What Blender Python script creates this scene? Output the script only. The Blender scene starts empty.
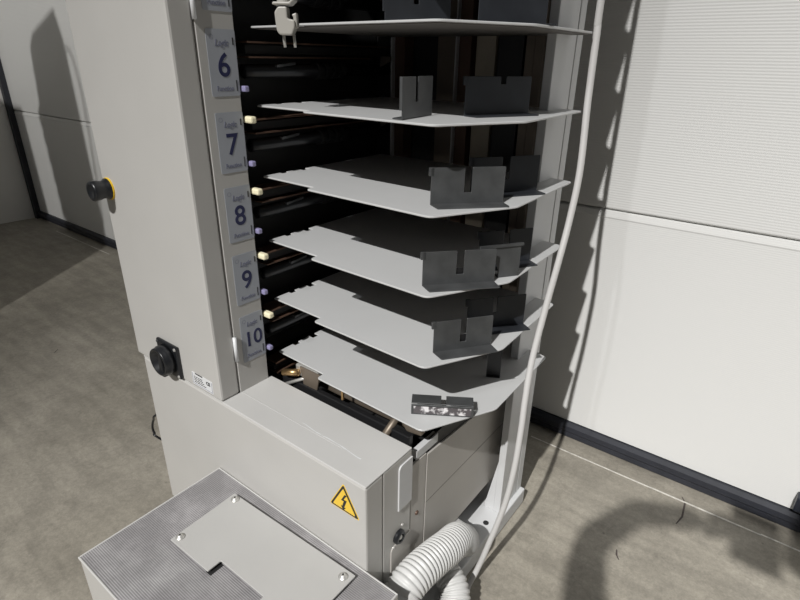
import bpy, bmesh, math, random
from mathutils import Vector, Matrix, Euler
random.seed(4)
C = bpy.context.scene.collection
PI = math.pi

# ------------------------------------------------------------------ materials
def mat(name, col, rough=.5, metal=0., noise=0., nscale=20., bump=0., bscale=200., coat=0., emit=0., spec=.5):
    m = bpy.data.materials.new(name); m.use_nodes = True
    nt = m.node_tree; b = nt.nodes['Principled BSDF']
    b.inputs['Base Color'].default_value = (*col, 1)
    b.inputs['Roughness'].default_value = rough
    b.inputs['Metallic'].default_value = metal
    b.inputs['Specular IOR Level'].default_value = spec
    b.inputs['Coat Weight'].default_value = coat
    if emit:
        b.inputs['Emission Color'].default_value = (*col, 1); b.inputs['Emission Strength'].default_value = emit
    tc = nt.nodes.new('ShaderNodeTexCoord')
    if noise:
        n = nt.nodes.new('ShaderNodeTexNoise'); n.inputs['Scale'].default_value = nscale; n.inputs['Detail'].default_value = 6
        nt.links.new(tc.outputs['Object'], n.inputs['Vector'])
        r = nt.nodes.new('ShaderNodeMapRange'); r.inputs[3].default_value = 1-noise; r.inputs[4].default_value = 1+noise
        r.inputs[1].default_value = .3; r.inputs[2].default_value = .7
        nt.links.new(n.outputs['Fac'], r.inputs[0])
        v = nt.nodes.new('ShaderNodeVectorMath'); v.operation = 'SCALE'; v.inputs[0].default_value = col
        nt.links.new(r.outputs[0], v.inputs['Scale']); nt.links.new(v.outputs[0], b.inputs['Base Color'])
    if bump:
        n = nt.nodes.new('ShaderNodeTexNoise'); n.inputs['Scale'].default_value = bscale
        nt.links.new(tc.outputs['Object'], n.inputs['Vector'])
        bp = nt.nodes.new('ShaderNodeBump'); bp.inputs['Strength'].default_value = bump; bp.inputs['Distance'].default_value = .001
        nt.links.new(n.outputs['Fac'], bp.inputs['Height']); nt.links.new(bp.outputs[0], b.inputs['Normal'])
    return m

M = {}
M['paint'] = mat('grey_white_paint', (.50, .49, .468), .42, noise=.02, nscale=9, bump=.12, bscale=900)
M['panel'] = mat('grey_panel_paint', (.47, .45, .42), .45, noise=.03, nscale=12)
M['lid'] = mat('lid_paint', (.56, .555, .54), .45, noise=.04, nscale=7, bump=.1, bscale=700)
M['tray'] = mat('tray_paint', (.55, .555, .555), .38, noise=.02, nscale=8)
M['under'] = mat('dark_tray_underlay', (.13, .12, .11), .6)  # dark sheet added under the trays, toned for the light bounced down
M['column'] = mat('column_paint', (.60, .605, .61), .45, noise=.02)
M['black'] = mat('black_metal', (.012, .012, .013), .45)
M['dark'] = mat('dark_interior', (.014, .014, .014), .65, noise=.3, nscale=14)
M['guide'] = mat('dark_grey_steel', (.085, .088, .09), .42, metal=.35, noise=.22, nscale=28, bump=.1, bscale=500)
M['darkguide'] = mat('near_black_steel', (.028, .031, .037), .42, metal=.2, noise=.2, nscale=24)  # steel tone darker than that of the other guides
M['rail'] = mat('aged_rail_metal', (.20, .165, .13), .45, metal=.5, noise=.15, nscale=15)
M['copper'] = mat('brown_rail', (.12, .07, .048), .5, metal=.3, noise=.2, nscale=10)
M['beige'] = mat('beige_plate', (.42, .37, .29), .5, metal=.3, noise=.1)
M['navy'] = mat('dark_blue_plate', (.018, .022, .034), .4)
M['chrome'] = mat('zinc_metal', (.66, .65, .62), .42, metal=.65)
M['brass'] = mat('brass_metal', (.50, .33, .16), .35, metal=.9)
M['plastic'] = mat('black_plastic', (.012, .013, .015), .32)
M['rubber'] = mat('black_rubber', (.022, .024, .032), .5, noise=.15, nscale=30)
M['cream'] = mat('cream_plastic', (.95, .88, .62), .35)
M['lilac'] = mat('lilac_plastic', (.30, .28, .46), .35)
M['label'] = mat('label_film', (.37, .39, .43), .35, noise=.03)
M['blue'] = mat('label_blue', (.014, .017, .075), .45)
M['ink'] = mat('label_grey_ink', (.19, .20, .27), .5)
M['inkb'] = mat('black_ink', (.02, .02, .02), .5)
M['white'] = mat('white_label', (.72, .73, .74), .35)
M['yellow'] = mat('yellow_sign', (.85, .56, .05), .42)
M['yellowring'] = mat('yellow_plastic', (.85, .55, .02), .4)
M['cable'] = mat('light_grey_cable', (.56, .55, .54), .42)
M['hose'] = mat('light_grey_conduit', (.60, .60, .59), .42)
M['plug'] = mat('grey_plug_plastic', (.42, .405, .37), .42)
M['seam'] = mat('dark_gap', (.03, .028, .026), .8)
M['softseam'] = mat('panel_joint', (.16, .15, .135), .7)
M['rim'] = mat('rim_paint', (.55, .545, .53), .4)
M['cover'] = mat('cover_plate_paint', (.47, .465, .45), .45, noise=.03, nscale=9)
M['wallp'] = mat('wall_paint', (.70, .69, .66), .6, noise=.03, nscale=3)
M['skin'] = mat('skin', (.5, .32, .24), .5)
M['cloth'] = mat('dark_cloth', (.03, .035, .05), .8)
M['hair'] = mat('dark_hair', (.03, .02, .015), .6)

def nodes(name):
    m = bpy.data.materials.new(name); m.use_nodes = True
    return m, m.node_tree, m.node_tree.nodes['Principled BSDF']

def concrete():
    m, nt, b = nodes('concrete_floor')
    L = nt.links.new; N = nt.nodes.new
    tc = N('ShaderNodeTexCoord')
    def noise(s, d=8, rough=.6):
        n = N('ShaderNodeTexNoise'); n.inputs['Scale'].default_value = s; n.inputs['Detail'].default_value = d
        n.inputs['Roughness'].default_value = rough; L(tc.outputs['Object'], n.inputs['Vector']); return n
    n1 = noise(2.6); n2 = noise(14, 10, .7); n3 = noise(90, 4); n4 = noise(260, 2)
    r = N('ShaderNodeValToRGB'); r.color_ramp.elements[0].position = .32; r.color_ramp.elements[1].position = .68
    r.color_ramp.elements[0].color = (.255, .234, .193, 1); r.color_ramp.elements[1].color = (.36, .332, .28, 1)
    L(n1.outputs['Fac'], r.inputs[0])
    def mul(c, fac, lo, hi, a=.35, z=.65):
        mr = N('ShaderNodeMapRange'); mr.inputs[1].default_value = a; mr.inputs[2].default_value = z
        mr.inputs[3].default_value = lo; mr.inputs[4].default_value = hi; L(fac, mr.inputs[0])
        v = N('ShaderNodeVectorMath'); v.operation = 'SCALE'; L(c, v.inputs[0]); L(mr.outputs[0], v.inputs['Scale']); return v.outputs[0]
    c = mul(r.outputs[0], n2.outputs['Fac'], .88, 1.10)
    c = mul(c, n3.outputs['Fac'], .90, 1.08)
    c = mul(c, n4.outputs['Fac'], .93, 1.06)
    # small dark pits
    vo = N('ShaderNodeTexVoronoi'); vo.inputs['Scale'].default_value = 9; L(tc.outputs['Object'], vo.inputs['Vector'])
    c = mul(c, vo.outputs['Distance'], .55, 1., .012, .035)
    # hairline scratches
    mp = N('ShaderNodeMapping'); mp.inputs['Rotation'].default_value = (0, 0, .5); mp.inputs['Scale'].default_value = (1.2, 7, 1)
    L(tc.outputs['Object'], mp.inputs[0])
    ns = N('ShaderNodeTexNoise'); ns.inputs['Scale'].default_value = 4; ns.inputs['Detail'].default_value = 9; L(mp.outputs[0], ns.inputs['Vector'])
    c = mul(c, ns.outputs['Fac'], .90, 1.08, .4, .6)
    ve = N('ShaderNodeTexVoronoi'); ve.feature = 'DISTANCE_TO_EDGE'; ve.inputs['Scale'].default_value = 2.3
    nd = noise(5, 6); va = N('ShaderNodeVectorMath'); va.operation = 'ADD'; L(tc.outputs['Object'], va.inputs[0]); L(nd.outputs['Color'], va.inputs[1]); L(va.outputs[0], ve.inputs['Vector'])
    c = mul(c, ve.outputs['Distance'], .90, 1., 0., .035)
    L(c, b.inputs['Base Color'])
    b.inputs['Roughness'].default_value = .55
    bp = N('ShaderNodeBump'); bp.inputs['Strength'].default_value = .25; bp.inputs['Distance'].default_value = .002
    L(n3.outputs['Fac'], bp.inputs['Height']); L(bp.outputs[0], b.inputs['Normal'])
    return m
M['concrete'] = concrete()

def ribbed(name, col, period, strength, axis='Z', rough=.45, dirt=0., dist=.001):
    m, nt, b = nodes(name); L = nt.links.new; N = nt.nodes.new
    tc = N('ShaderNodeTexCoord')
    w = N('ShaderNodeTexWave'); w.wave_type = 'BANDS'; w.bands_direction = axis; w.inputs['Scale'].default_value = 2*PI/(20*period)
    w.inputs['Distortion'].default_value = 0
    L(tc.outputs['Object'], w.inputs['Vector'])
    bp = N('ShaderNodeBump'); bp.inputs['Strength'].default_value = strength; bp.inputs['Distance'].default_value = dist
    L(w.outputs['Fac'], bp.inputs['Height']); L(bp.outputs[0], b.inputs['Normal'])
    b.inputs['Base Color'].default_value = (*col, 1); b.inputs['Roughness'].default_value = rough
    if dirt:
        n = N('ShaderNodeTexNoise'); n.inputs['Scale'].default_value = 16; n.inputs['Detail'].default_value = 8; n.inputs['Roughness'].default_value = .65
        L(tc.outputs['Object'], n.inputs['Vector'])
        r = N('ShaderNodeValToRGB'); r.color_ramp.elements[0].position = .42; r.color_ramp.elements[1].position = .7
        r.color_ramp.elements[0].color = (*[x*(1-dirt*.4) for x in col], 1); r.color_ramp.elements[1].color = (*[min(1, x*(1+dirt)) for x in col], 1)
        L(n.outputs['Fac'], r.inputs[0])
        # colour follows the ridge pattern, darker in the grooves
        mr = N('ShaderNodeMapRange'); mr.inputs[3].default_value = .72; mr.inputs[4].default_value = 1.1; L(w.outputs['Fac'], mr.inputs[0])
        v = N('ShaderNodeVectorMath'); v.operation = 'SCALE'; L(r.outputs[0], v.inputs[0]); L(mr.outputs[0], v.inputs['Scale'])
        L(v.outputs[0], b.inputs['Base Color'])
    return m
M['door'] = ribbed('ribbed_door_skin', (.755, .755, .74), .0058, .30, dist=.0009)
M['doorlow'] = ribbed('fine_ribbed_door_skin', (.77, .77, .755), .0048, .16, dist=.0007)
M['mat'] = ribbed('ribbed_rubber_top', (.30, .29, .295), .0033, .5, axis='Y', rough=.5, dirt=.32, dist=.0008)

def worn():
    m, nt, b = nodes('worn_adhesive'); L = nt.links.new; N = nt.nodes.new
    tc = N('ShaderNodeTexCoord'); n = N('ShaderNodeTexNoise'); n.inputs['Scale'].default_value = 75; n.inputs['Detail'].default_value = 5
    L(tc.outputs['Object'], n.inputs['Vector'])
    r = N('ShaderNodeValToRGB'); r.color_ramp.elements[0].position = .44; r.color_ramp.elements[1].position = .54
    r.color_ramp.elements[0].color = (.10, .09, .095, 1); r.color_ramp.elements[1].color = (.78, .76, .77, 1)
    L(n.outputs['Fac'], r.inputs[0]); L(r.outputs[0], b.inputs['Base Color']); b.inputs['Roughness'].default_value = .6
    return m
M['worn'] = worn()

# ------------------------------------------------------------------ mesh helpers (world coordinates in, offset to parent)
def link(name, bm, m, parent=None, off=(0, 0, 0), smooth=False, bevel=0, seg=2):
    me = bpy.data.meshes.new(name)
    bmesh.ops.recalc_face_normals(bm, faces=bm.faces)
    bm.to_mesh(me); bm.free()
    o = bpy.data.objects.new(name, me); C.objects.link(o)
    p = Vector(off)
    if parent is not None:
        o.parent = parent; p = ORI[parent.name]
    else:
        o.location = p
    ORI[o.name] = p
    me.transform(Matrix.Translation(-p))
    me.materials.append(M[m] if isinstance(m, str) else m)
    if smooth:
        for f in me.polygons: f.use_smooth = True
    if bevel:
        b = o.modifiers.new('bevel', 'BEVEL'); b.width = bevel; b.segments = seg; b.limit_method = 'ANGLE'; b.angle_limit = math.radians(40)
    return o
ORI = {}
def thing(name, loc, label, cat, group=None):
    o = bpy.data.objects.new(name, None); C.objects.link(o); o.location = loc; o.empty_display_size = .05
    ORI[o.name] = Vector(loc); tag(o, label, cat, group); return o
def tag(o, label, cat, group=None):
    o['label'] = label; o['category'] = cat
    if group: o['group'] = group
    return o
def struct(o): o['kind'] = 'structure'; return o

def box(bm, x0, x1, y0, y1, z0, z1):
    v = [bm.verts.new((x, y, z)) for x in (x0, x1) for y in (y0, y1) for z in (z0, z1)]
    for f in ((0, 1, 3, 2), (4, 6, 7, 5), (0, 4, 5, 1), (2, 3, 7, 6), (0, 2, 6, 4), (1, 5, 7, 3)):
        bm.faces.new([v[i] for i in f])
    return bm
def B(*a):
    bm = bmesh.new()
    for q in (a if isinstance(a[0], (tuple, list)) else (a,)): box(bm, *q)
    return bm
def prism(pts, vec, bm=None):
    """extrude planar polygon pts (3D) by vec"""
    bm = bm or bmesh.new(); vec = Vector(vec)
    a = [bm.verts.new(p) for p in pts]; b = [bm.verts.new(Vector(p)+vec) for p in pts]
    n = len(pts); bm.faces.new(a); bm.faces.new(b[::-1])
    for i in range(n): bm.faces.new((a[i], a[(i+1) % n], b[(i+1) % n], b[i]))
    return bm
def round_poly(pts, r, seg=4):
    """round 2D polygon corners; r scalar or list"""
    out = []; n = len(pts)
    for i, p in enumerate(pts):
        rr = r[i] if isinstance(r, (list, tuple)) else r
        p = Vector(p); a = Vector(pts[i-1]); c = Vector(pts[(i+1) % n])
        if rr <= 0: out.append(tuple(p)); continue
        u = (a-p).normalized(); w = (c-p).normalized()
        rr = min(rr, (a-p).length*.45, (c-p).length*.45)
        s = p+u*rr; e = p+w*rr
        for k in range(seg+1):
            t = k/seg; out.append(tuple((1-t)**2*s+2*t*(1-t)*p+t*t*e))
    return out
def frame(d):
    d = Vector(d).normalized(); u = d.orthogonal().normalized(); return u, d.cross(u)
def lathe(p, d, prof, seg=24, bm=None, caps=True):
    """profile [(dist along d, radius)]"""
    bm = bm or bmesh.new(); p = Vector(p); d = Vector(d).normalized(); u, w = frame(d); rings = []
    for t, r in prof:
        rings.append([bm.verts.new(p+d*t+(u*math.cos(2*PI*k/seg)+w*math.sin(2*PI*k/seg))*max(r, 1e-5)) for k in range(seg)])
    for a, b in zip(rings, rings[1:]):
        for k in range(seg): bm.faces.new((a[k], a[(k+1) % seg], b[(k+1) % seg], b[k]))
    if caps: bm.faces.new(rings[0]); bm.faces.new(rings[-1][::-1])
    return bm
def cyl(p, q, r, seg=16, bm=None):
    p = Vector(p); q = Vector(q); return lathe(p, q-p, [(0, r), ((q-p).length, r)], seg, bm)
def spline(pts, n):
    """Catmull-Rom samples"""
    P = [Vector(p) for p in pts]; P = [2*P[0]-P[1]]+P+[2*P[-1]-P[-2]]; out = []
    for i in range(1, len(P)-2):
        for k in range(n):
            t = k/n; a, b, c, d = P[i-1:i+3]
            out.append(.5*((2*b)+(c-a)*t+(2*a-5*b+4*c-d)*t*t+(3*b-a-3*c+d)*t**3))
    out.append(P[-2]); return out
def tube(path, rad, seg=12, bm=None):
    bm = bm or bmesh.new(); n = len(path); prev = None; rings = []
    for i, p in enumerate(path):
        d = (path[min(i+1, n-1)]-path[max(i-1, 0)]).normalized()
        u = (prev-d*prev.dot(d)).normalized() if prev is not None else d.orthogonal().normalized()
        prev = u; w = d.cross(u); r = rad[i] if isinstance(rad, list) else rad
        rings.append([bm.verts.new(p+(u*math.cos(2*PI*k/seg)+w*math.sin(2*PI*k/seg))*r) for k in range(seg)])
    for a, b in zip(rings, rings[1:]):
        for k in range(seg): bm.faces.new((a[k], a[(k+1) % seg], b[(k+1) % seg], b[k]))
    bm.faces.new(rings[0]); bm.faces.new(rings[-1][::-1]); return bm
def resample(path, step):
    out = [path[0].copy()]; acc = 0
    for a, b in zip(path, path[1:]):
        L = (b-a).length; t = step-acc
        while t <= L: out.append(a.lerp(b, t/L)); t += step
        acc = (acc+L) % step
    return out
def text(name, s, size, origin, right, up, m, parent, weight=0., width=None, shear=0.):
    cu = bpy.data.curves.new('txt', 'FONT'); cu.body = s; cu.size = size; cu.align_x = 'CENTER'; cu.align_y = 'CENTER'
    cu.offset = weight; cu.extrude = .0002; cu.shear = shear
    ob = bpy.data.objects.new('txt', cu); C.objects.link(ob); bpy.context.view_layer.update()
    dg = bpy.context.evaluated_depsgraph_get(); me = bpy.data.meshes.new_from_object(ob.evaluated_get(dg))
    bpy.data.objects.remove(ob)
    right = Vector(right); up = Vector(up); nrm = right.cross(up)
    xs = [v.co.x for v in me.vertices]; k = 1
    if width and xs: k = width/(max(xs)-min(xs))
    for v in me.vertices: v.co = Vector(origin)+right*v.co.x*k+up*v.co.y+nrm*v.co.z
    bm = bmesh.new(); bm.from_mesh(me); bpy.data.meshes.remove(me)
    return link(name, bm, m, parent)

# ------------------------------------------------------------------ setting
YW = 1.3247; XL = -4.02
fl = struct(link('floor', B(-4.3, 4.0, -4.0, 1.6, -.1, 0), 'concrete'))
dr = struct(link('door_1', B(XL+.03, 4.0, YW+.045, YW+.08, .03, 2.9), 'seam'))
def panel(z0, z1, m):
    # section with folded lips at both edges
    x0, x1 = XL+.035, 4.0
    prof = [(YW+.045, z0), (YW+.006, z0), (YW, z0+.004), (YW, z1-.020), (YW-.0012, z1-.016), (YW+.0008, z1-.003), (YW+.010, z1), (YW+.045, z1)]
    return link('door_section', prism([(x0, y, z) for y, z in prof], (x1-x0, 0, 0)), m, dr)
panel(.045, .672, 'doorlow')
panel(.6745, 1.30, 'door')
panel(1.3025, 1.93, 'door'); panel(1.9325, 2.56, 'door')
# rubber bottom seal
prof = [(YW+.04, .0), (YW-.010, .0), (YW-.016, .006), (YW-.014, .020), (YW-.020, .026), (YW-.018, .040), (YW-.008, .047), (YW+.04, .047)]
link('bottom_seal', prism([(XL+.02, y, z) for y, z in prof], (8.0, 0, 0)), 'rubber', dr)
link('side_seal', B(XL, XL+.036, YW-.03, YW+.06, 0, 2.9), 'rubber', dr)
struct(link('wall_left', B(XL-.12, XL, -4.0, YW+.08, 0, 2.9), 'wallp'))
# white painted joint line on the floor
bm = bmesh.new(); random.seed(3)
x = -3.6
while x < 1.2:
    l = random.uniform(.08, .25); hw = random.uniform(.0015, .003)
    y = 1.252+.002*math.sin(x*5)
    if not (-3.05 < x < -.6): box(bm, x, x+l*1.0, y-hw, y+hw, 0, .0009)
    x += l
struct(link('trim_1', bm, mat('old_joint_filler', (.62, .60, .55), .7, noise=.25, nscale=60)))
# dark blue foot of the door bracket
d = link('door_stop', B(.158, .20, YW-.03, YW-.001, .066, .105), 'navy', None, (.18, YW, .066), bevel=.003)
tag(d, 'small dark blue stop on the door bottom at the right edge', 'door stop')
# short dark scuff marks on the concrete
M['scuff'] = mat('scuff_mark', (.07, .055, .05), .8)
for pts in ([(-.0557, 1.2664), (-.0452, 1.2491), (-.0407, 1.1954), (-.0471, 1.163)], [(-.135, 1.0), (-.131, .985), (-.123, .975)], [(-2.05, .62), (-2.03, .60)]):
    bm = bmesh.new(); n_ = len(pts)
    ws = [.0006+.0016*math.sin(PI*(i+.5)/n_) for i in range(n_)]
    vs = [(bm.verts.new((x-w, y, .0006)), bm.verts.new((x+w, y, .0006))) for (x, y), w in zip(pts, ws)]
    for (a, b), (c, d_) in zip(vs, vs[1:]): bm.faces.new((a, b, d_, c))
    link('scuff_mark', bm, 'scuff', fl)

# ------------------------------------------------------------------ the collating machine
mc = thing('collating_machine', (-.73, .73, 0), 'tall grey paper collating machine with numbered bins and a stack of flat open trays', 'collator')
X0, X1, YF = -1.057, -.7612, .465
XB0, XE = -1.036, -.411
ZT = .4125
def T(k): return .925-.1175*(k-6)
# tower front body, leaving the hinged strip as its own part
tw = link('tower_front', B(X0, X1, YF, .505, ZT+.0015, 1.80), 'paint', mc, bevel=.004)
link('tower_core', B(X0, -.7636, .5065, .574, ZT+.0015, 1.80), 'paint', mc)
link('tower_side_panel', B(X0, X0+.02, .5745, .985, ZT+.0015, 1.80), 'paint', mc, bevel=.002)
strip = link('label_strip', B(-.7632, X1+.0004, .5072, .574, ZT+.001, 1.80), 'paint', mc, bevel=.001)
for z0 in (.533, 1.046, 1.50):
    h = link('hinge', cyl((X1+.0025, .5062, z0-.049 if z0 < 1 else z0), (X1+.0025, .5062, z0 if z0 < 1 else z0+.05), .0036), 'white', strip, smooth=True)
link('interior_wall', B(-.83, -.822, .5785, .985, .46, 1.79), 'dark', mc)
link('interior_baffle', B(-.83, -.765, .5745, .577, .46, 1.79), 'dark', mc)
link('tower_roof', B(X0, -.37, YF, 1.0, 1.80, 1.82), 'paint', mc, bevel=.003)
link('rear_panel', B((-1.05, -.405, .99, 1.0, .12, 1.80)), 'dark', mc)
# rails in front of the rear panel
link('guide_rail', B((-.750, -.7465, .945, .985, .30, 1.79)), 'column', mc)
link('guide_rail', B((-.7465, -.722, .955, .985, .30, 1.79)), 'copper', mc)
link('guide_rail', B((-.5960, -.5935, .945, .985, .30, 1.79)), 'column', mc)
link('guide_rail', B((-.5935, -.568, .955, .985, .30, 1.79)), 'copper', mc)
link('rear_plate', B((-.562, -.522, .965, .985, .30, 1.79)), 'beige', mc)
link('rear_plate', B((-.520, -.470, .972, .985, .30, 1.79)), 'black', mc)
link('guide_rail', B((-.462, -.446, .965, .985, .30, 1.79)), 'rail', mc)
link('guide_rail', B((-.443, -.427, .960, .985, .30, 1.79)), 'rail', mc)
link('rear_plate', B(-.655, -.605, .975, .985, .30, 1.79), 'rail', mc)
# right column with its slot and flared gusset
link('column', B(-.391, -.375, .887, .9705, .0455, 1.80), 'column', mc, bevel=.0015)
link('column_cover', B(-.391, -.375, .9735, .999, .0455, 1.80), 'column', mc, bevel=.0012)
link('column_web', B(-.391, -.3775, .9706, .9734, .0455, 1.80), 'seam', mc)
link('column_gusset', prism([(-.391, .888, .0455), (-.414, .888, .0455), (-.414, .888, .055), (-.391, .888, .19)], (0, .06, 0)), 'column', mc, bevel=.001)
ft = link('foot', B((-.445, -.364, .52, 1.0, .002, .045)), 'column', mc, bevel=.003)
link('foot_hole', cyl((-.386, .845, .0445), (-.386, .845, .0456), .0065), 'inkb', ft)
link('foot', B((-1.03, -.95, .52, 1.0, .002, .045)), 'column', mc, bevel=.003)

# trays
trayxy = [(-.770, .612), (-.638, .607), (-.638, .590), (-.394, .583), (-.329, .712), (-.335, .934), (-.365, .940), (-.77, .940),
          (-.77, .712), (-.757, .712), (-.757, .696), (-.77, .696), (-.77, .665), (-.762, .665), (-.762, .650), (-.77, .650)]
rad = [.002, .003, .006, .010, .007, .006, .004, .004, 0, 0, 0, 0, 0, 0, 0, 0]
tp = round_poly(trayxy, rad)
for k in range(1, 11):
    z = T(k)
    bm = prism([(x, y, z-.003) for x, y in tp], (0, 0, .003))
    t = link('tray', bm, 'tray', mc, bevel=.0006, seg=1)
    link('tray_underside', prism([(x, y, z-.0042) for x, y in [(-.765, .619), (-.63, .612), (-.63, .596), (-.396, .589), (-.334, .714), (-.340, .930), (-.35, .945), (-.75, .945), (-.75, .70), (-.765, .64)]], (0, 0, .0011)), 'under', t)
    if k >= 4:
        fz = T(k)-.030
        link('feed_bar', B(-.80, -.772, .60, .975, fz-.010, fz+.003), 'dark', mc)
        link('feed_lip', B(-.80, -.765, .60, .975, fz+.006, fz+.0085), 'copper', mc)
        link('feed_lip', B(-.80, -.765, .60, .90, fz-.016, fz-.0135), 'copper', mc)
        fr = link('feed_roller', cyl((-.782, .60, fz-.036), (-.782, .975, fz-.036), .011), 'plastic', mc, smooth=True)
        for yy in (.765, .785, .805, .825):
            link('roller_ring', cyl((-.782, yy-.005, fz-.036), (-.782, yy+.005, fz-.036), .015), 'dark', fr)
        link('pick_lever', prism([(-.766, .66, fz-.026), (-.766, .70, fz-.022), (-.766, .70, fz-.026), (-.766, .66, fz-.030)], (-.012, 0, 0)), 'guide', mc)
        link('triangle_bracket', prism([(-.765, .93, fz-.01), (-.740, .93, fz-.01), (-.740, .93, fz-.018), (-.765, .93, fz-.030)], (0, .004, 0)), 'rail', mc)
    if k >= 6: link('lilac_tab', B(-.768, -.752, .577, .586, z+.022, z+.031), 'lilac', mc, bevel=.002)
    if 6 <= k <= 9: link('cream_tab', B(-.768, -.745, .578, .590, z-.026, z-.015), 'cream', mc, bevel=.003)

# number labels
def label(k):
    zc = .9886-.1175*(k-6); y0, y1 = .522, .5735; z0, z1 = zc-.047, zc+.047
    x = X1+.0006
    pts = round_poly([(y0, z0), (y1, z0), (y1, z1), (y0, z1)], .003)
    b = link('bin_label', prism([(x, a, c) for a, c in pts], (.0006, 0, 0)), 'label', mc)
    xx = x+.0008; R = (0, 1, 0); U = (0, 0, 1); yc = (y0+y1)/2
    text('number', str(k), .047 if k < 10 else .042, (xx, yc+.0005, zc-.004), R, U, 'blue', b, weight=.0006)
    text('logo_text', 'Logic', .013, (xx, yc, zc+.028), R, U, 'ink', b, weight=.0003, width=.024, shear=.2)
    text('small_text', 'Function', .010, (xx, yc-.001, zc-.036), R, U, 'ink', b, weight=.0002, width=.030)
    link('label_mark', B((xx-.0002, xx+.0004, y1-.006, y1-.004, zc+.026, zc+.036), (xx-.0002, xx+.0004, y1-.006, y1-.0045, zc-.040, zc-.024)), 'inkb', b)
    bm = bmesh.new()
    N = 18
    for i in range(N):
        a0, a1 = 2*PI*i/N, 2*PI*(i+1)/N
        q = [(xx-.0001, y0+.009+r*math.cos(a), zc+.036+r*math.sin(a)) for r, a in ((.003, a0), (.003, a1), (.0036, a1), (.0036, a0))]
        bm.faces.new([bm.verts.new(v) for v in q])
    link('logo_mark', bm, 'ink', b)
for k in range(2, 11): label(k)

# base unit
bs = link('base_front', B(XB0, XE, YF, YF+.042, .024, ZT-.002), 'paint', mc, bevel=.0035)
link('base_front_rear', B(XB0, XE, YF+.0425, .583, .024, ZT-.002), 'paint', mc, bevel=.002)
link('base_side', B(XB0, XB0+.02, .5835, .99, .10, ZT-.002), 'paint', mc)
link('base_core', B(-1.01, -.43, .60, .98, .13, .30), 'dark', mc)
lid = link('lid', B(X1-.001, XE, YF, .583, ZT-.0018, ZT+.0016), 'lid', mc, bevel=.0015)
link('tower_plinth', B(XB0, X1-.0015, YF+.001, .574, ZT-.0018, ZT+.0012), 'lid', mc)
link('lid_crease', B((X1+.004, -.50, .5085, .5098, ZT+.0016, ZT+.0021)), 'rim', lid)
link('front_gap', B((X1-.05, X1-.0005, .5, .5055, ZT+.0012, ZT+.004)), 'seam', lid)
bm = bmesh.new(); random.seed(9)
px = -.60; py = .515
for i in range(16):
    nx = px+random.uniform(.006, .011); ny = py+random.uniform(-.0012, .0016)
    wd = random.uniform(.0004, .0012)
    bm.faces.new([bm.verts.new(v) for v in ((px, py-wd, ZT+.0022), (nx, ny-wd, ZT+.0022), (nx, ny+wd, ZT+.0022), (px, py+wd, ZT+.0022))])
    px, py = nx, ny
link('scratch', bm, 'white', lid)
# end panel
ep = link('end_panel', prism([(XE, .630, .113), (XE, .932, .118), (XE, .932, .345), (XE, .63, .368)], (-.004, 0, 0)), 'panel', mc, bevel=.001)
link('end_panel_strip', B(XE-.006, XE-.001, .5845, .6285, .113, .372), 'panel', mc, bevel=.001)
link('end_panel_seam', B(XE-.002, XE+.0004, .631, .932, .2565, .2575), 'softseam', ep)
link('screw', lathe((XE-.001, .604, .253), (1, 0, 0), [(0, .0045), (.002, .004), (.0022, .002)], 14), 'copper', mc)
pp = round_poly([(.5455, .303), (.582, .303), (.582, .398), (.5455, .398)], [.001, .001, .001, .010])
link('end_plate', prism([(XE, a, c) for a, c in pp], (.003, 0, 0)), 'column', mc, bevel=.001)
pp = round_poly([(.527, .02), (.582, .02), (.582, .232), (.527, .232)], [.001, .001, .001, .012])
link('lower_plate', prism([(XE, a, c) for a, c in pp], (.0022, 0, 0)), 'panel', mc, bevel=.0006)
ks = link('socket', lathe((XE, .548, .245), (1, 0, 0), [(0, .0135), (.005, .0135), (.008, .011), (.008, .0075), (.002, .0068)], 24), 'plastic', mc)
link('socket_core', lathe((XE, .548, .245), (1, 0, 0), [(0, .005), (.0055, .005), (.007, .0035)], 16), 'chrome', ks, smooth=True)
for yy, zz in ((.559, .262), (.535, .229)):
    link('screw', lathe((XE, yy, zz), (1, 0, 0), [(0, .0035), (.0018, .003), (.003, .001)], 12), 'chrome', ks, smooth=True)
# warning triangle
tri = [(-.4585, .399), (-.485, .342), (-.4275, .342)]
tri = [(-.4565, .3935), (-.4860, .3405), (-.4255, .3405)]
w = link('warning_sign', prism([(x, YF-.0008, z) for x, z in round_poly(tri, .004)], (0, .0006, 0)), 'inkb', mc)
cx, cz = sum(p[0] for p in tri)/3, sum(p[1] for p in tri)/3
tin = [(cx+(x-cx)*.80, cz+(z-cz)*.80) for x, z in tri]
tye = [(cx+(x-cx)*1.08, cz+(z-cz)*1.08) for x, z in tri]
link('sign_face', prism([(x, YF-.0014, z) for x, z in round_poly(tin, .003)], (0, .0006, 0)), 'yellow', w)
link('sign_margin', prism([(x, YF-.0004, z) for x, z in round_poly(tye, .005)], (0, .0004, 0)), 'yellow', w)
bolt = [(.003, .019), (-.006, .002), (.001, .003), (-.004, -.012), (-.007, -.011), (-.001, -.020), (.005, -.012), (.001, -.013), (.008, .0065), (.000, .006), (.008, .019)]
link('lightning_bolt', prism([(cx+a*.85, YF-.0020, cz+.0015+c*.85) for a, c in bolt], (0, .0005, 0)), 'inkb', w)
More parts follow.
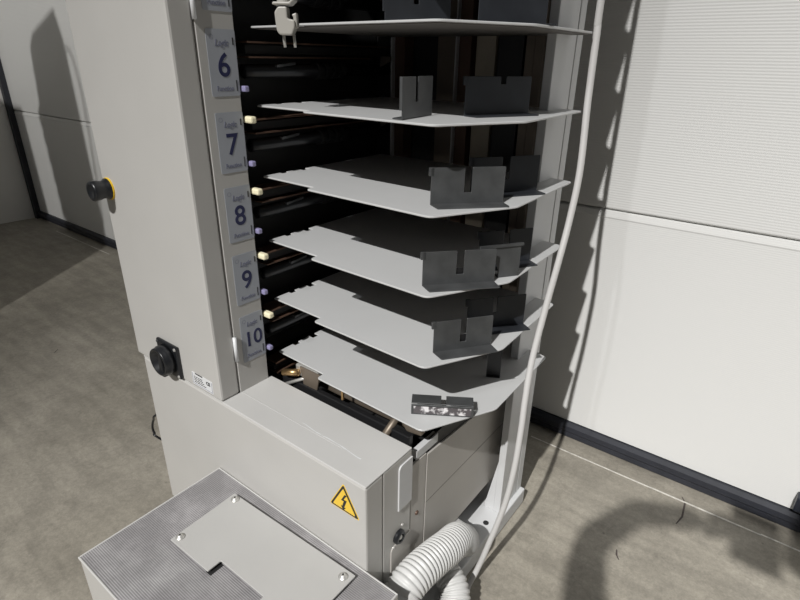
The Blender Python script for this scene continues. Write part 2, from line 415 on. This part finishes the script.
# data plate
dp = link('data_plate', prism([(a, YF-.0006, c) for a, c in round_poly([(-.850, .4205), (-.7845, .4205), (-.7845, .4475), (-.850, .4475)], .002)], (0, .0006, 0)), 'white', mc)
link('plate_border', B((-.848, -.7865, YF-.0009, YF-.0005, .4225, .4232), (-.8480, -.8473, YF-.0009, YF-.0005, .4225, .4455), (-.7872, -.7865, YF-.0009, YF-.0005, .4225, .4455)), 'ink', dp)
bm = bmesh.new(); random.seed(5)
for r in range(4):
    xx = -.843
    while xx < -.815:
        l = random.uniform(.003, .009); box(bm, xx, xx+l, YF-.0009, YF-.0005, .4265+r*.004, .4280+r*.004); xx += l+.002
box(bm, -.838, -.815, YF-.0009, YF-.0005, .4455, .4478)
link('plate_text', bm, 'inkb', dp)
text('ce_mark', 'CE', .010, (-.798, YF-.0008, .4385), (1, 0, 0), (0, 0, 1), 'inkb', dp, weight=.0004)
# push button
kc = (-1.0345, YF, .7705)
kn = link('button_ring', lathe(kc, (0, -1, 0), [(0, .0205), (.0025, .0205), (.003, .019)], 32), 'yellowring', mc)
link('push_button', lathe((kc[0], YF-.001, kc[2]), (0, -1, 0), [(0, .0195), (.004, .0195), (.007, .0165), (.014, .0160), (.019, .0180), (.029, .0185), (.032, .017), (.033, .012), (.0315, .0105)], 32), 'plastic', kn, smooth=True)
# rotary main switch
sc = Vector((-.918, YF, .452)); hs = .036
sw = link('rotary_switch', B(sc.x-hs, sc.x+hs, YF-.007, YF, sc.z-hs, sc.z+hs), 'plastic', mc, bevel=.003)
link('switch_collar', lathe((sc.x-.002, YF-.007, sc.z), (0, -1, 0), [(0, .031), (.011, .031), (.013, .0295), (.019, .029), (.021, .028), (.021, .0245), (.002, .0235)], 40), 'plastic', sw, smooth=True)
bm = prism([(sc.x-.002+a, YF-.007, sc.z+c) for a, c in round_poly([(-.010, -.034), (.008, -.034), (.004, .021), (-.004, .021)], .004)], (0, -.017, 0))
link('switch_handle', bm, 'plastic', sw, bevel=.003)
for a, c in ((-1, 1), (1, 1), (1, -1), (-1, -1)):
    link('screw', lathe((sc.x+a*.030, YF-.007, sc.z+c*.030), (0, -1, 0), [(0, .0035), (.0015, .003)], 12), 'chrome' if (a, c) != (-1, 1) else 'guide', sw)

# mechanism below the lowest tray
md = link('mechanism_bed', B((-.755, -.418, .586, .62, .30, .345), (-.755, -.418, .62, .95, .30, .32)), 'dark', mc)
link('mechanism_beam', B((-.75, -.43, .60, .612, .385, .413)), 'black', mc, bevel=.002)
link('mechanism_beam', B((-.70, -.44, .635, .66, .395, .425)), 'rail', mc, bevel=.004)
link('pivot_shaft', cyl((-.735, .592, .428), (-.70, .60, .437), .007), 'brass', mc, smooth=True)
link('pivot_shaft', cyl((-.728, .59, .405), (-.67, .615, .435), .0035), 'chrome', mc, smooth=True)
link('pivot_plate', B((-.715, -.655, .606, .650, .425, .449)), 'chrome', mc, bevel=.003)
link('pivot_plate', prism([(-.690, .603, .40), (-.655, .603, .41), (-.645, .603, .45), (-.70, .603, .45)], (0, .004, 0)), 'rail', mc, bevel=.002)
link('stop_pin', cyl((-.583, .600, .425), (-.583, .600, .452), .003), 'brass', mc)
link('cross_shaft', cyl((-.475, .575, .395), (-.475, .66, .440), .007), 'rail', mc, smooth=True)
link('support_arm', prism([(-.47, .605, .45), (-.42, .605, .45), (-.405, .605, .435), (-.41, .605, .422), (-.44, .605, .418)], (0, .012, 0)), 'rail', mc, bevel=.003)
link('support_block', B((-.424, -.413, .60, .665, .374, .392)), 'column', mc, bevel=.001)
link('latch_bracket', prism([(-.412, .745, .405), (-.412, .80, .405), (-.412, .80, .36), (-.412, .785, .352), (-.412, .75, .385)], (-.006, 0, 0)), 'black', mc)
link('inner_side', B(-.417, -.4145, .64, .93, .33, .395), 'black', mc)
link('leveling_foot', lathe((-1.02, .49, 0), (0, 0, 1), [(0, .014), (.006, .014), (.009, .005), (.024, .005)], 16), 'white', mc)
link('leveling_foot', lathe((-.43, .49, 0), (0, 0, 1), [(0, .014), (.006, .014), (.009, .005), (.024, .005)], 16), 'white', mc)

# ------------------------------------------------------------------ paper guides resting on the trays
def guide(name, k, p, q, h, label_, flange=.025, slot=(.50, .60, .62), slot_backing=False, m='guide'):
    """upright plate with slot, folded flange towards the viewer's side; p, q are the ends of the fold line"""
    z = T(k)+.0004
    p = Vector((*p, z)); q = Vector((*q, z)); u = (q-p).normalized(); n = Vector((u.y, -u.x, 0)); w = (q-p).length; th = .0016
    t = thing(name, (p+q)/2, label_, 'paper guide', 'steel paper guides on the trays')
    s0, s1, sd = slot
    pts2 = [(0, 0), (w, 0), (w, h), (s1*w, h), (s1*w, h*(1-sd)), (s0*w, h*(1-sd)), (s0*w, h), (0, h)]
    pts2 = round_poly(pts2, [0, 0, .002, .002, .001, .001, .002, .002], 3)
    link('upright_plate', prism([p+u*a+Vector((0, 0, c)) for a, c in pts2], -n*th), m, t, bevel=.0004, seg=1)
    fl2 = round_poly([(0, 0), (w, 0), (w+.001, flange), (-.001+.006, flange)], [0, 0, .002, .002], 3)
    link('flange', prism([p+u*a+n*b for a, b in fl2], (0, 0, th)), m, t, bevel=.0004, seg=1)
    if slot_backing:
        m_ = p+u*((s0+s1)/2*w)-n*.006
        link('slot_backing', prism([m_-u*.011, m_+u*.011, m_+u*.011+Vector((0, 0, .024)), m_-u*.011+Vector((0, 0, .024))], n*.0025), 'black', t)  # added black plate that darkens the view through the slot
    # small ear at the left top edge
    link('ear', prism([p+u*(-.003)+Vector((0, 0, h*.78)), p+u*.004+Vector((0, 0, h*.78)), p+u*.004+Vector((0, 0, h)), p+u*(-.003)+Vector((0, 0, h))], -n*.004), m, t)
    return t
S = (.46, .56, .62)
guide('paper_guide', 7, (-.428, .633), (-.354, .714), .053, 'grey slotted steel guide at the front of the tray beside label 8', slot=(.45, .55, .68))
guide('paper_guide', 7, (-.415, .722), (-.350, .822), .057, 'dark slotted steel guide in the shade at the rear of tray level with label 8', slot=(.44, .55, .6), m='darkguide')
guide('paper_guide', 8, (-.422, .611), (-.347, .695), .053, 'grey slotted steel guide at the front of the tray beside label 9', slot=(.46, .56, .70), slot_backing=True)
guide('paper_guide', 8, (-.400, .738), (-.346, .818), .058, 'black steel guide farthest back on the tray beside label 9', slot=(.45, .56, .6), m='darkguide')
guide('paper_guide', 9, (-.409, .629), (-.350, .711), .054, 'grey slotted steel guide at the front of the tray beside label 10', slot=(.45, .55, .75), slot_backing=True)
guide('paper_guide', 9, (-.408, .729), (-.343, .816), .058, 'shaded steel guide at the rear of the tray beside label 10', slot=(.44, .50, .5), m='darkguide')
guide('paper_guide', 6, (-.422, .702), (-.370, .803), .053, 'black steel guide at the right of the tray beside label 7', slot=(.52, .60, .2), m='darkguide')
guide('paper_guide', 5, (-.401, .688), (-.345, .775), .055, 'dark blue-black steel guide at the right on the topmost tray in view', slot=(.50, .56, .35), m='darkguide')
# edge-on guide on tray 6 and upper left on tray 5: plate turned away, flange to the left
def guide_turned(k, p, q, h, lab, fl=.018, slot=(.42, .5, .6), m='guide'):
    z = T(k)+.0004; p = Vector((*p, z)); q = Vector((*q, z)); u = (q-p).normalized(); n = Vector((u.y, -u.x, 0)); w = (q-p).length
    t = thing('paper_guide', (p+q)/2, lab, 'paper guide', 'steel paper guides on the trays')
    s0, s1, sd = slot
    pts2 = round_poly([(0, 0), (w, 0), (w, h), (s1*w, h), (s1*w, h*(1-sd)), (s0*w, h*(1-sd)), (s0*w, h), (0, h)], [0, 0, .002, .002, .001, .001, .002, .002], 3)
    link('upright_plate', prism([p+u*a+Vector((0, 0, c)) for a, c in pts2], -n*.0016), m, t, bevel=.0004, seg=1)
    link('flange', prism([p, q, q-n*fl, p-n*fl+u*.004], (0, 0, .0016)), m, t, bevel=.0004, seg=1)
    link('folded_lip', prism([p+Vector((0, 0, .012)), p+Vector((0, 0, h)), p-n*.004+Vector((0, 0, h)), p-n*.004+Vector((0, 0, .012))], -u*.0014), m, t)
guide_turned(6, (-.451, .594), (-.463, .680), .053, 'grey steel guide standing edge-on on the tray beside label 7')
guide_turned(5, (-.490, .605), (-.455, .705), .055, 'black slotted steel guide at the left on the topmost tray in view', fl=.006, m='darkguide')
# guide seen from the side in the middle of tray 8
z = T(8)+.0004
t = thing('paper_guide', (-.36, .70, z), 'lighter grey hooked steel guide between two others on the tray beside label 9', 'paper guide', 'steel paper guides on the trays')
a = Vector((-.352, .715, z)); b_ = Vector((-.332, .745, z)); u = (b_-a).normalized(); n = Vector((u.y, -u.x, 0))
link('upright_plate', prism([a, b_, b_+Vector((0, 0, .050)), a+Vector((0, 0, .050))], n*.0016), 'guide', t)
link('top_rail', prism([a-u*.035+Vector((0, 0, .050)), b_+u*.003+Vector((0, 0, .050)), b_+u*.003+Vector((0, 0, .054)), a-u*.035+Vector((0, 0, .054))], n*.004), 'guide', t)
link('hook', prism([a+Vector((0, 0, .050)), a-u*.030+Vector((0, 0, .050)), a-u*.022+Vector((0, 0, .036)), a-u*.006+Vector((0, 0, .026)), a+Vector((0, 0, .012))], n*.0016), 'guide', t)
link('flange', prism([a, b_, b_-n*.010, a-n*.010], (0, 0, .0016)), 'guide', t)
# narrow black post on tray 10
z = T(10)+.0004
t = thing('paper_guide', (-.383, .80, z), 'narrow black steel guide seen end-on at the back of the lowest tray', 'paper guide', 'steel paper guides on the trays')
a = Vector((-.394, .795, z)); b_ = Vector((-.372, .806, z)); u = (b_-a).normalized(); n = Vector((u.y, -u.x, 0))
link('upright_plate', prism([a, b_, b_+Vector((0, 0, .060)), a+Vector((0, 0, .060))], -n*.0016), 'black', t)
link('side_return', prism([a, a+Vector((0, 0, .060)), a+n*.004+Vector((0, 0, .060)), a+n*.004], -u*.0014), 'guide', t)
link('flange', prism([a, b_, b_+n*.004, a+n*.004], (0, 0, .0016)), 'black', t)
# fallen guide on tray 10: plate lying flat, flange up, worn adhesive showing
p = Vector((-.434, .609, z)); q = Vector((-.347, .665, z)); u = (q-p).normalized(); n = Vector((u.y, -u.x, 0)); w = (q-p).length
t = thing('paper_guide', (p+q)/2, 'guide lying on its side on the lowest tray showing a worn white-smeared flange', 'paper guide', 'steel paper guides on the trays')
f = link('flange', prism([p, q, q+Vector((0, 0, .020)), p+Vector((0, 0, .020))], -n*.0016), 'guide', t, bevel=.0004, seg=1)
link('adhesive_strip', prism([p+u*.004+n*.0002+Vector((0, 0, .003)), q-u*.004+n*.0002+Vector((0, 0, .003)), q-u*.004+n*.0002+Vector((0, 0, .0165)), p+u*.004+n*.0002+Vector((0, 0, .0165))], n*.0005), 'worn', f)
pts = [(0, 0), (w, 0), (w, .032), (.56*w, .032), (.56*w, .002), (.48*w, .002), (.48*w, .032), (0, .032)]
up = Vector((0, 0, .020))
link('upright_plate', prism([p+u*a_-n*(.0016+c*.80)+Vector((0, 0, .0202-.0000+c*.0)) for a_, c in pts], (0, 0, .0016)), 'guide', t, bevel=.0004, seg=1)

# ------------------------------------------------------------------ control box in front
cb = thing('control_box', (-.565, .325, 0), 'low grey box with ribbed rubber top and bolted cover plate', 'box')
CX0, CX1, CY0, CY1, CZ = -.802, -.345, .189, .4635, .2394
pts = round_poly([(CX0, CY0), (CX1, CY0), (CX1, CY1), (CX0, CY1)], [.012, .012, .002, .002], 5)
link('housing', prism([(x, y, .004) for x, y in pts], (0, 0, CZ-.004-.002)), 'paint', cb, bevel=.002)
bm = bmesh.new()
def ring(bm, o, i, z0, z1):
    (ax, bx, ay, by), (cx_, dx, cy_, dy) = o, i
    box(bm, ax, bx, ay, cy_, z0, z1); box(bm, ax, bx, dy, by, z0, z1); box(bm, ax, cx_, cy_, dy, z0, z1); box(bm, dx, bx, cy_, dy, z0, z1)
ring(bm, (CX0, CX1, CY0, CY1), (CX0+.003, CX1-.003, CY0+.003, CY1-.003), CZ-.004, CZ+.0008)
link('rim', bm, 'rim', cb, bevel=.0008, seg=1)
link('ribbed_top', B(CX0+.003, CX1-.003, CY0+.003, CY1-.003, CZ-.002, CZ), 'mat', cb)
cp = [(-.708, .300), (-.605, .302), (-.605, .327), (-.500, .328), (-.500, .300), (-.414, .300), (-.414, .442), (-.711, .433)]
pl = link('cover_plate', prism([(x, y, CZ+.006) for x, y in round_poly(cp, .0015, 2)], (0, 0, .003)), 'cover', cb, bevel=.0006, seg=1)
link('notch_shadow', B(-.613, -.6005, .303, .3275, CZ+.0001, CZ+.0008), 'inkb', cb)  # black strip drawn for the shadowed gap at the raised plate's edge
for x, y in ((-.697, .424), (-.699, .313), (-.428, .428), (-.428, .313)):
    s = link('screw', lathe((x, y, CZ+.009), (0, 0, 1), [(0, .0078), (.0012, .0078), (.0015, .0058), (.004, .0048), (.0055, .0028)], 20), 'chrome', pl, smooth=True)
    link('screw_recess', cyl((x, y, CZ+.0143), (x, y, CZ+.0149), .0018, 6), 'inkb', s)
    link('spacer', cyl((x, y, CZ), (x, y, CZ+.006), .005), 'chrome', pl)

# ------------------------------------------------------------------ corrugated hoses
def hose(name, pts, r, lab):
    path = resample(spline(pts, 40), .0012)
    per = .0078; rr = [r*(1-.12*(.5-.5*math.cos(2*PI*(i*.0012)/per))**2.2) for i in range(len(path))]
    bm = tube(path, rr, 32)
    o = link(name, bm, 'hose', None, pts[0], smooth=True)
    tag(o, lab, 'hose', 'corrugated grey hoses'); return o
hose('corrugated_hose', [(-.3735, .500, .07), (-.3735, .501, .135), (-.372, .513, .172), (-.369, .550, .183), (-.366, .600, .177), (-.365, .642, .165), (-.369, .684, .146), (-.373, .718, .112), (-.390, .738, .085), (-.43, .748, .079), (-.47, .755, .079)], .0325,
     'thick light grey corrugated hose arching from the control box to the end panel')
hose('corrugated_hose', [(-.322, .50, .032), (-.322, .56, .036), (-.324, .60, .046), (-.332, .628, .060), (-.348, .645, .074), (-.372, .655, .080)], .029,
     'second grey corrugated hose lying lower at the bottom edge of the photo')

# ------------------------------------------------------------------ hanging white cable
cpts = [(-.3375, .950, 1.75), (-.3365, .949, 1.40), (-.3353, 0.947, 1.0871), (-.3342, 0.947, 1.0425), (-0.3282, 0.935, 0.942), (-0.3171, 0.915, 0.8326), (-0.315, 0.895, 0.7541), (-0.3145, 0.87, 0.6852), (-0.3177, 0.845, 0.5971), (-0.3175, 0.815, 0.508), (-0.3109, 0.79, 0.4391), (-0.3051, 0.775, 0.3843), (-0.3025, 0.76, 0.3029), (-0.3089, 0.75, 0.2155), (-.3300, .7406, .100), (-.3415, .728, .040), (-.3465, .705, .0075), (-.330, .675, .0065), (-.285, .61, .0065), (-.24, .48, .0065), (-.2, .3, .0065)]
c = link('cable', tube(spline(cpts, 14), .0058, 12), 'cable', None, cpts[0], smooth=True)
tag(c, 'long light grey cable hanging down past the right tray tips to the floor', 'cable')
lp = [(-1.040, .56, .245), (-1.0785, 0.490, 0.2287), (-1.1078, 0.490, 0.1979), (-1.1208, 0.490, 0.1710), (-1.1169, 0.490, 0.1549), (-1.0987, 0.490, 0.1489), (-1.040, .56, .06)]
c = link('power_lead', tube(spline(lp, 12), .0028, 8), 'plastic', None, lp[0], smooth=True)
tag(c, 'thin black lead looping out beside the left edge of the machine base', 'cable')
# ------------------------------------------------------------------ power plug
R3 = Vector((.7987, .6017, 0))
pc = Vector((-.650, .582, 1.048))
pl = thing('power_plug', pc, 'grey two-pin power plug hanging pins down over the topmost tray', 'plug')
rt = Vector((.80, .60, 0)).normalized(); fw = Vector((.60, -.80, 0)).normalized()
def P(a, b, c): return pc+(rt*a+fw*b+Vector((0, 0, c)))*.87
pts = round_poly([(-.0155, -.006), (-.0165, .009), (-.010, .017), (.004, .017), (.004, .0), (.0155, -.002), (.0155, -.012), (.010, -.024), (-.010, -.024), (-.0145, -.018)], .003, 3)
link('plug_body', prism([P(a, -.010, c) for a, c in pts], fw*.022), 'plug', pl, bevel=.003)
link('plug_grip', prism([P(.010, -.006, .006), P(.018, -.006, .009), P(.0185, -.006, -.012), P(.0125, -.006, -.016), P(.0125, -.006, .002)], fw*.014), 'plug', pl, bevel=.0015)
link('plug_collar', prism([P(-.019, -.013, .019), P(.009, -.013, .019), P(.017, -.013, .026), P(.0165, -.013, .031), P(.008, -.013, .0235), P(-.018, -.013, .0235)], fw*.026), 'plug', pl, bevel=.0015)
bm = bmesh.new()
for i in range(7): lathe(P(-.004, 0, .024+i*.0045), (0, 0, 1), [(0, .0085-.0004*i), (.0028, .0085-.0004*i)], 16, bm)
lathe(P(-.004, 0, .022), (0, 0, 1), [(0, .005), (.036, .005)], 12, bm)
link('strain_relief', bm, 'plug', pl)
for a, sl in ((-.0065, .001), (.0105, .0008)):
    link('pin', cyl(P(a, 0, -.023), P(a+sl, 0, -.042), .0022, 12), 'chrome', pl, smooth=True)
link('plug_slot', prism([P(-.0075, .0122, -.002), P(-.0060, .0122, -.002), P(-.0045, .0122, -.022), P(-.0065, .0122, -.022)], fw*.0004), 'seam', pl)
link('cord', tube(spline([P(-.004, 0, .055), P(-.006, .0, .20), P(-.02, -.01, .45), P(-.10, -.05, .70)], 10), .0042, 10), 'plug', pl, smooth=True)

# ------------------------------------------------------------------ outside the frame: added tower and photographer, shaped to cast shadows into view
m2 = thing('shadow_tower', (-2.6, -.10, 0), 'tall narrow grey cabinet tower standing left of the camera', 'cabinet')
link('lower_caster', B(-3.45, -2.125, -.30, -.05, 0, 1.30), 'paint', m2, bevel=.004)
link('side_caster', B(-3.45, -2.66, -.30, -.05, 1.301, 1.80), 'paint', m2, bevel=.004)
link('upper_caster', prism([(-2.44, -.05, 1.301), (-2.135, -.05, 1.301), (-2.135, -.05, 2.05), (-2.16, -.05, 2.148), (-2.378, -.05, 2.074), (-2.42, -.05, 1.87)], (0, -.06, 0)), 'paint', m2)
for i in range(6):
    z = 1.40+i*.075
    link('caster_tab', prism([(-2.441, -.05, z), (-2.441, -.11, z), (-2.462, -.10, z), (-2.470, -.06, z)], (0, 0, .05)), 'tray', m2)
link('cord', tube(spline([(-2.13, -.08, 2.04), (-2.09, -.07, 2.03), (-2.075, -.06, 1.93), (-2.078, -.06, 1.8), (-2.10, -.06, 1.6), (-2.125, -.06, 1.4)], 10), .004, 8), 'cable', m2, smooth=True)
link('cord', tube(spline([(-2.42, -.08, 1.98), (-2.428, -.07, 1.90), (-2.44, -.07, 1.84), (-2.43, -.07, 1.8)], 10), .003, 8), 'cable', m2, smooth=True)

def skin(name, verts, edges, radii, m, parent, sub=1):
    me = bpy.data.meshes.new(name); o0 = ORI[parent.name]
    me.from_pydata([tuple(Vector(v)-o0) for v in verts], edges, []); o = bpy.data.objects.new(name, me); C.objects.link(o); o.parent = parent
    o.modifiers.new('skin', 'SKIN')
    sv = me.skin_vertices[0].data if me.skin_vertices else None
    if sv is None:
        bm = bmesh.new(); bm.from_mesh(me); bm.verts.layers.skin.verify(); bm.to_mesh(me); bm.free(); sv = me.skin_vertices[0].data
    for i, r in enumerate(radii): sv[i].radius = (r, r) if not isinstance(r, tuple) else r
    sv[0].use_root = True
    o.modifiers.new('sub', 'SUBSURF').levels = sub; o.modifiers['sub'].render_levels = sub
    me.materials.append(M[m]); ORI[o.name] = o0; return o
pr = thing('person', (.56, -.80, 0), 'person in dark clothes standing behind the camera holding a phone', 'person')
V_ = [(.56, -.80, .92), (.56, -.78, 1.15), (.56, -.72, 1.36), (.56, -.62, 1.47), (.57, -.53, 1.56),      # pelvis..neck/head base
      (.37, -.70, 1.37), (.185, -.53, 1.29), (.145, -.38, 1.30), (.20, -.25, 1.31), (.32, -.19, 1.31),      # left arm
      (.75, -.70, 1.37), (.84, -.46, 1.20), (.68, -.27, 1.26), (.50, -.20, 1.31),                            # right arm
      (.47, -.81, .86), (.45, -.75, .48), (.44, -.80, .08), (.65, -.81, .86), (.67, -.75, .48), (.68, -.80, .08)]
E_ = [(0, 1), (1, 2), (2, 3), (3, 4), (2, 5), (5, 6), (6, 7), (7, 8), (8, 9), (2, 10), (10, 11), (11, 12), (12, 13), (0, 14), (14, 15), (15, 16), (0, 17), (17, 18), (18, 19)]
Rr = [.13, .125, .12, .06, .055, .06, .045, .036, .03, .024, .06, .045, .035, .024, .09, .06, .045, .09, .06, .045]
skin('body', V_, E_, Rr, 'cloth', pr, 2)
bm = bmesh.new(); bmesh.ops.create_icosphere(bm, subdivisions=3, radius=1, matrix=Matrix.Translation((.575, -.45, 1.66)) @ Matrix.Diagonal((.078, .098, .115, 1)))
link('head', bm, 'skin', pr, smooth=True)
bm = bmesh.new(); bmesh.ops.create_icosphere(bm, subdivisions=3, radius=1, matrix=Matrix.Translation((.575, -.465, 1.68)) @ Matrix.Diagonal((.084, .098, .108, 1)))
link('hair', bm, 'hair', pr, smooth=True)
for sx in (-1, 1):
    ax = .44 if sx < 0 else .68
    link('shoe', prism([(ax-.045, -.85, 0), (ax+.045, -.85, 0), (ax+.045, -.59, 0), (ax-.045, -.59, 0)], (0, 0, .07)), 'black', pr, bevel=.02)
for hx, s in ((.335, 1), (.485, -1)):
    for i in range(4):
        z0 = 1.335-.018*i
        skin('finger', [(hx-.015*s, -.200, z0), (hx+.012*s, -.178, z0), (hx+.030*s, -.172, z0-.002)], [(0, 1), (1, 2)], [.009, .008, .007], 'skin', pr, 1)
ph = link('phone', B(.365, .455, -.185, -.177, 1.235, 1.385), 'black', None, (.41, -.181, 1.235), bevel=.003)
tag(ph, 'black phone held upright by the person behind the camera', 'phone')
for o in (pr, ph): o.location.x -= .165; o.location.y += .045

# ------------------------------------------------------------------ lights
def lamp(name, loc, target, power, size, col, angle=None, blend=.6):
    l = bpy.data.lights.new(name, 'SPOT' if angle else 'POINT'); l.energy = power; l.color = col; l.shadow_soft_size = size
    if angle: l.spot_size = math.radians(angle); l.spot_blend = blend
    o = bpy.data.objects.new(name, l); C.objects.link(o); o.location = loc
    o.rotation_euler = (Vector(target)-Vector(loc)).to_track_quat('-Z', 'Y').to_euler(); return o
lamp('main_lamp', (1.235, -10.0, 10.8), (.32, .0, -.1), 11300, .10, (1, .985, .96), 21.5, 1.0)
lamp('left_lamp', (.17, -3.3, 4.4), (-3.9, 1.4, 1.0), 820, .04, (1, .985, .955), 42, 1.0)
lamp('second_lamp', (-.37, -10.0, 10.8), (.2, .6, .2), 900, .12, (.97, .98, 1), 26, 1.0)
wd = bpy.data.worlds.new('world'); bpy.context.scene.world = wd; wd.use_nodes = True
wd.node_tree.nodes['Background'].inputs[0].default_value = (.95, .96, 1.0, 1); wd.node_tree.nodes['Background'].inputs[1].default_value = .064

# ------------------------------------------------------------------ camera
yaw, pitch, roll = -6.48256228e-01, -4.21737317e-01, 1.67626730e-02
f = Vector((math.sin(yaw)*math.cos(pitch), math.cos(yaw)*math.cos(pitch), math.sin(pitch)))
r = f.cross(Vector((0, 0, 1))).normalized(); u = r.cross(f)
r2 = r*math.cos(roll)+u*math.sin(roll); u2 = -r*math.sin(roll)+u*math.cos(roll)
cam = bpy.data.cameras.new('camera'); cam.lens = 539.105/800*36; cam.sensor_width = 36; cam.clip_start = .02
co = bpy.data.objects.new('camera', cam); C.objects.link(co)
mx = Matrix((r2, u2, -f)).transposed().to_4x4(); mx.translation = (0, 0, 1); co.matrix_world = mx
sc_ = bpy.context.scene; sc_.camera = co
sc_.view_settings.view_transform = 'Standard'; sc_.view_settings.look = 'None'; sc_.view_settings.gamma = 1; sc_.view_settings.exposure = 0
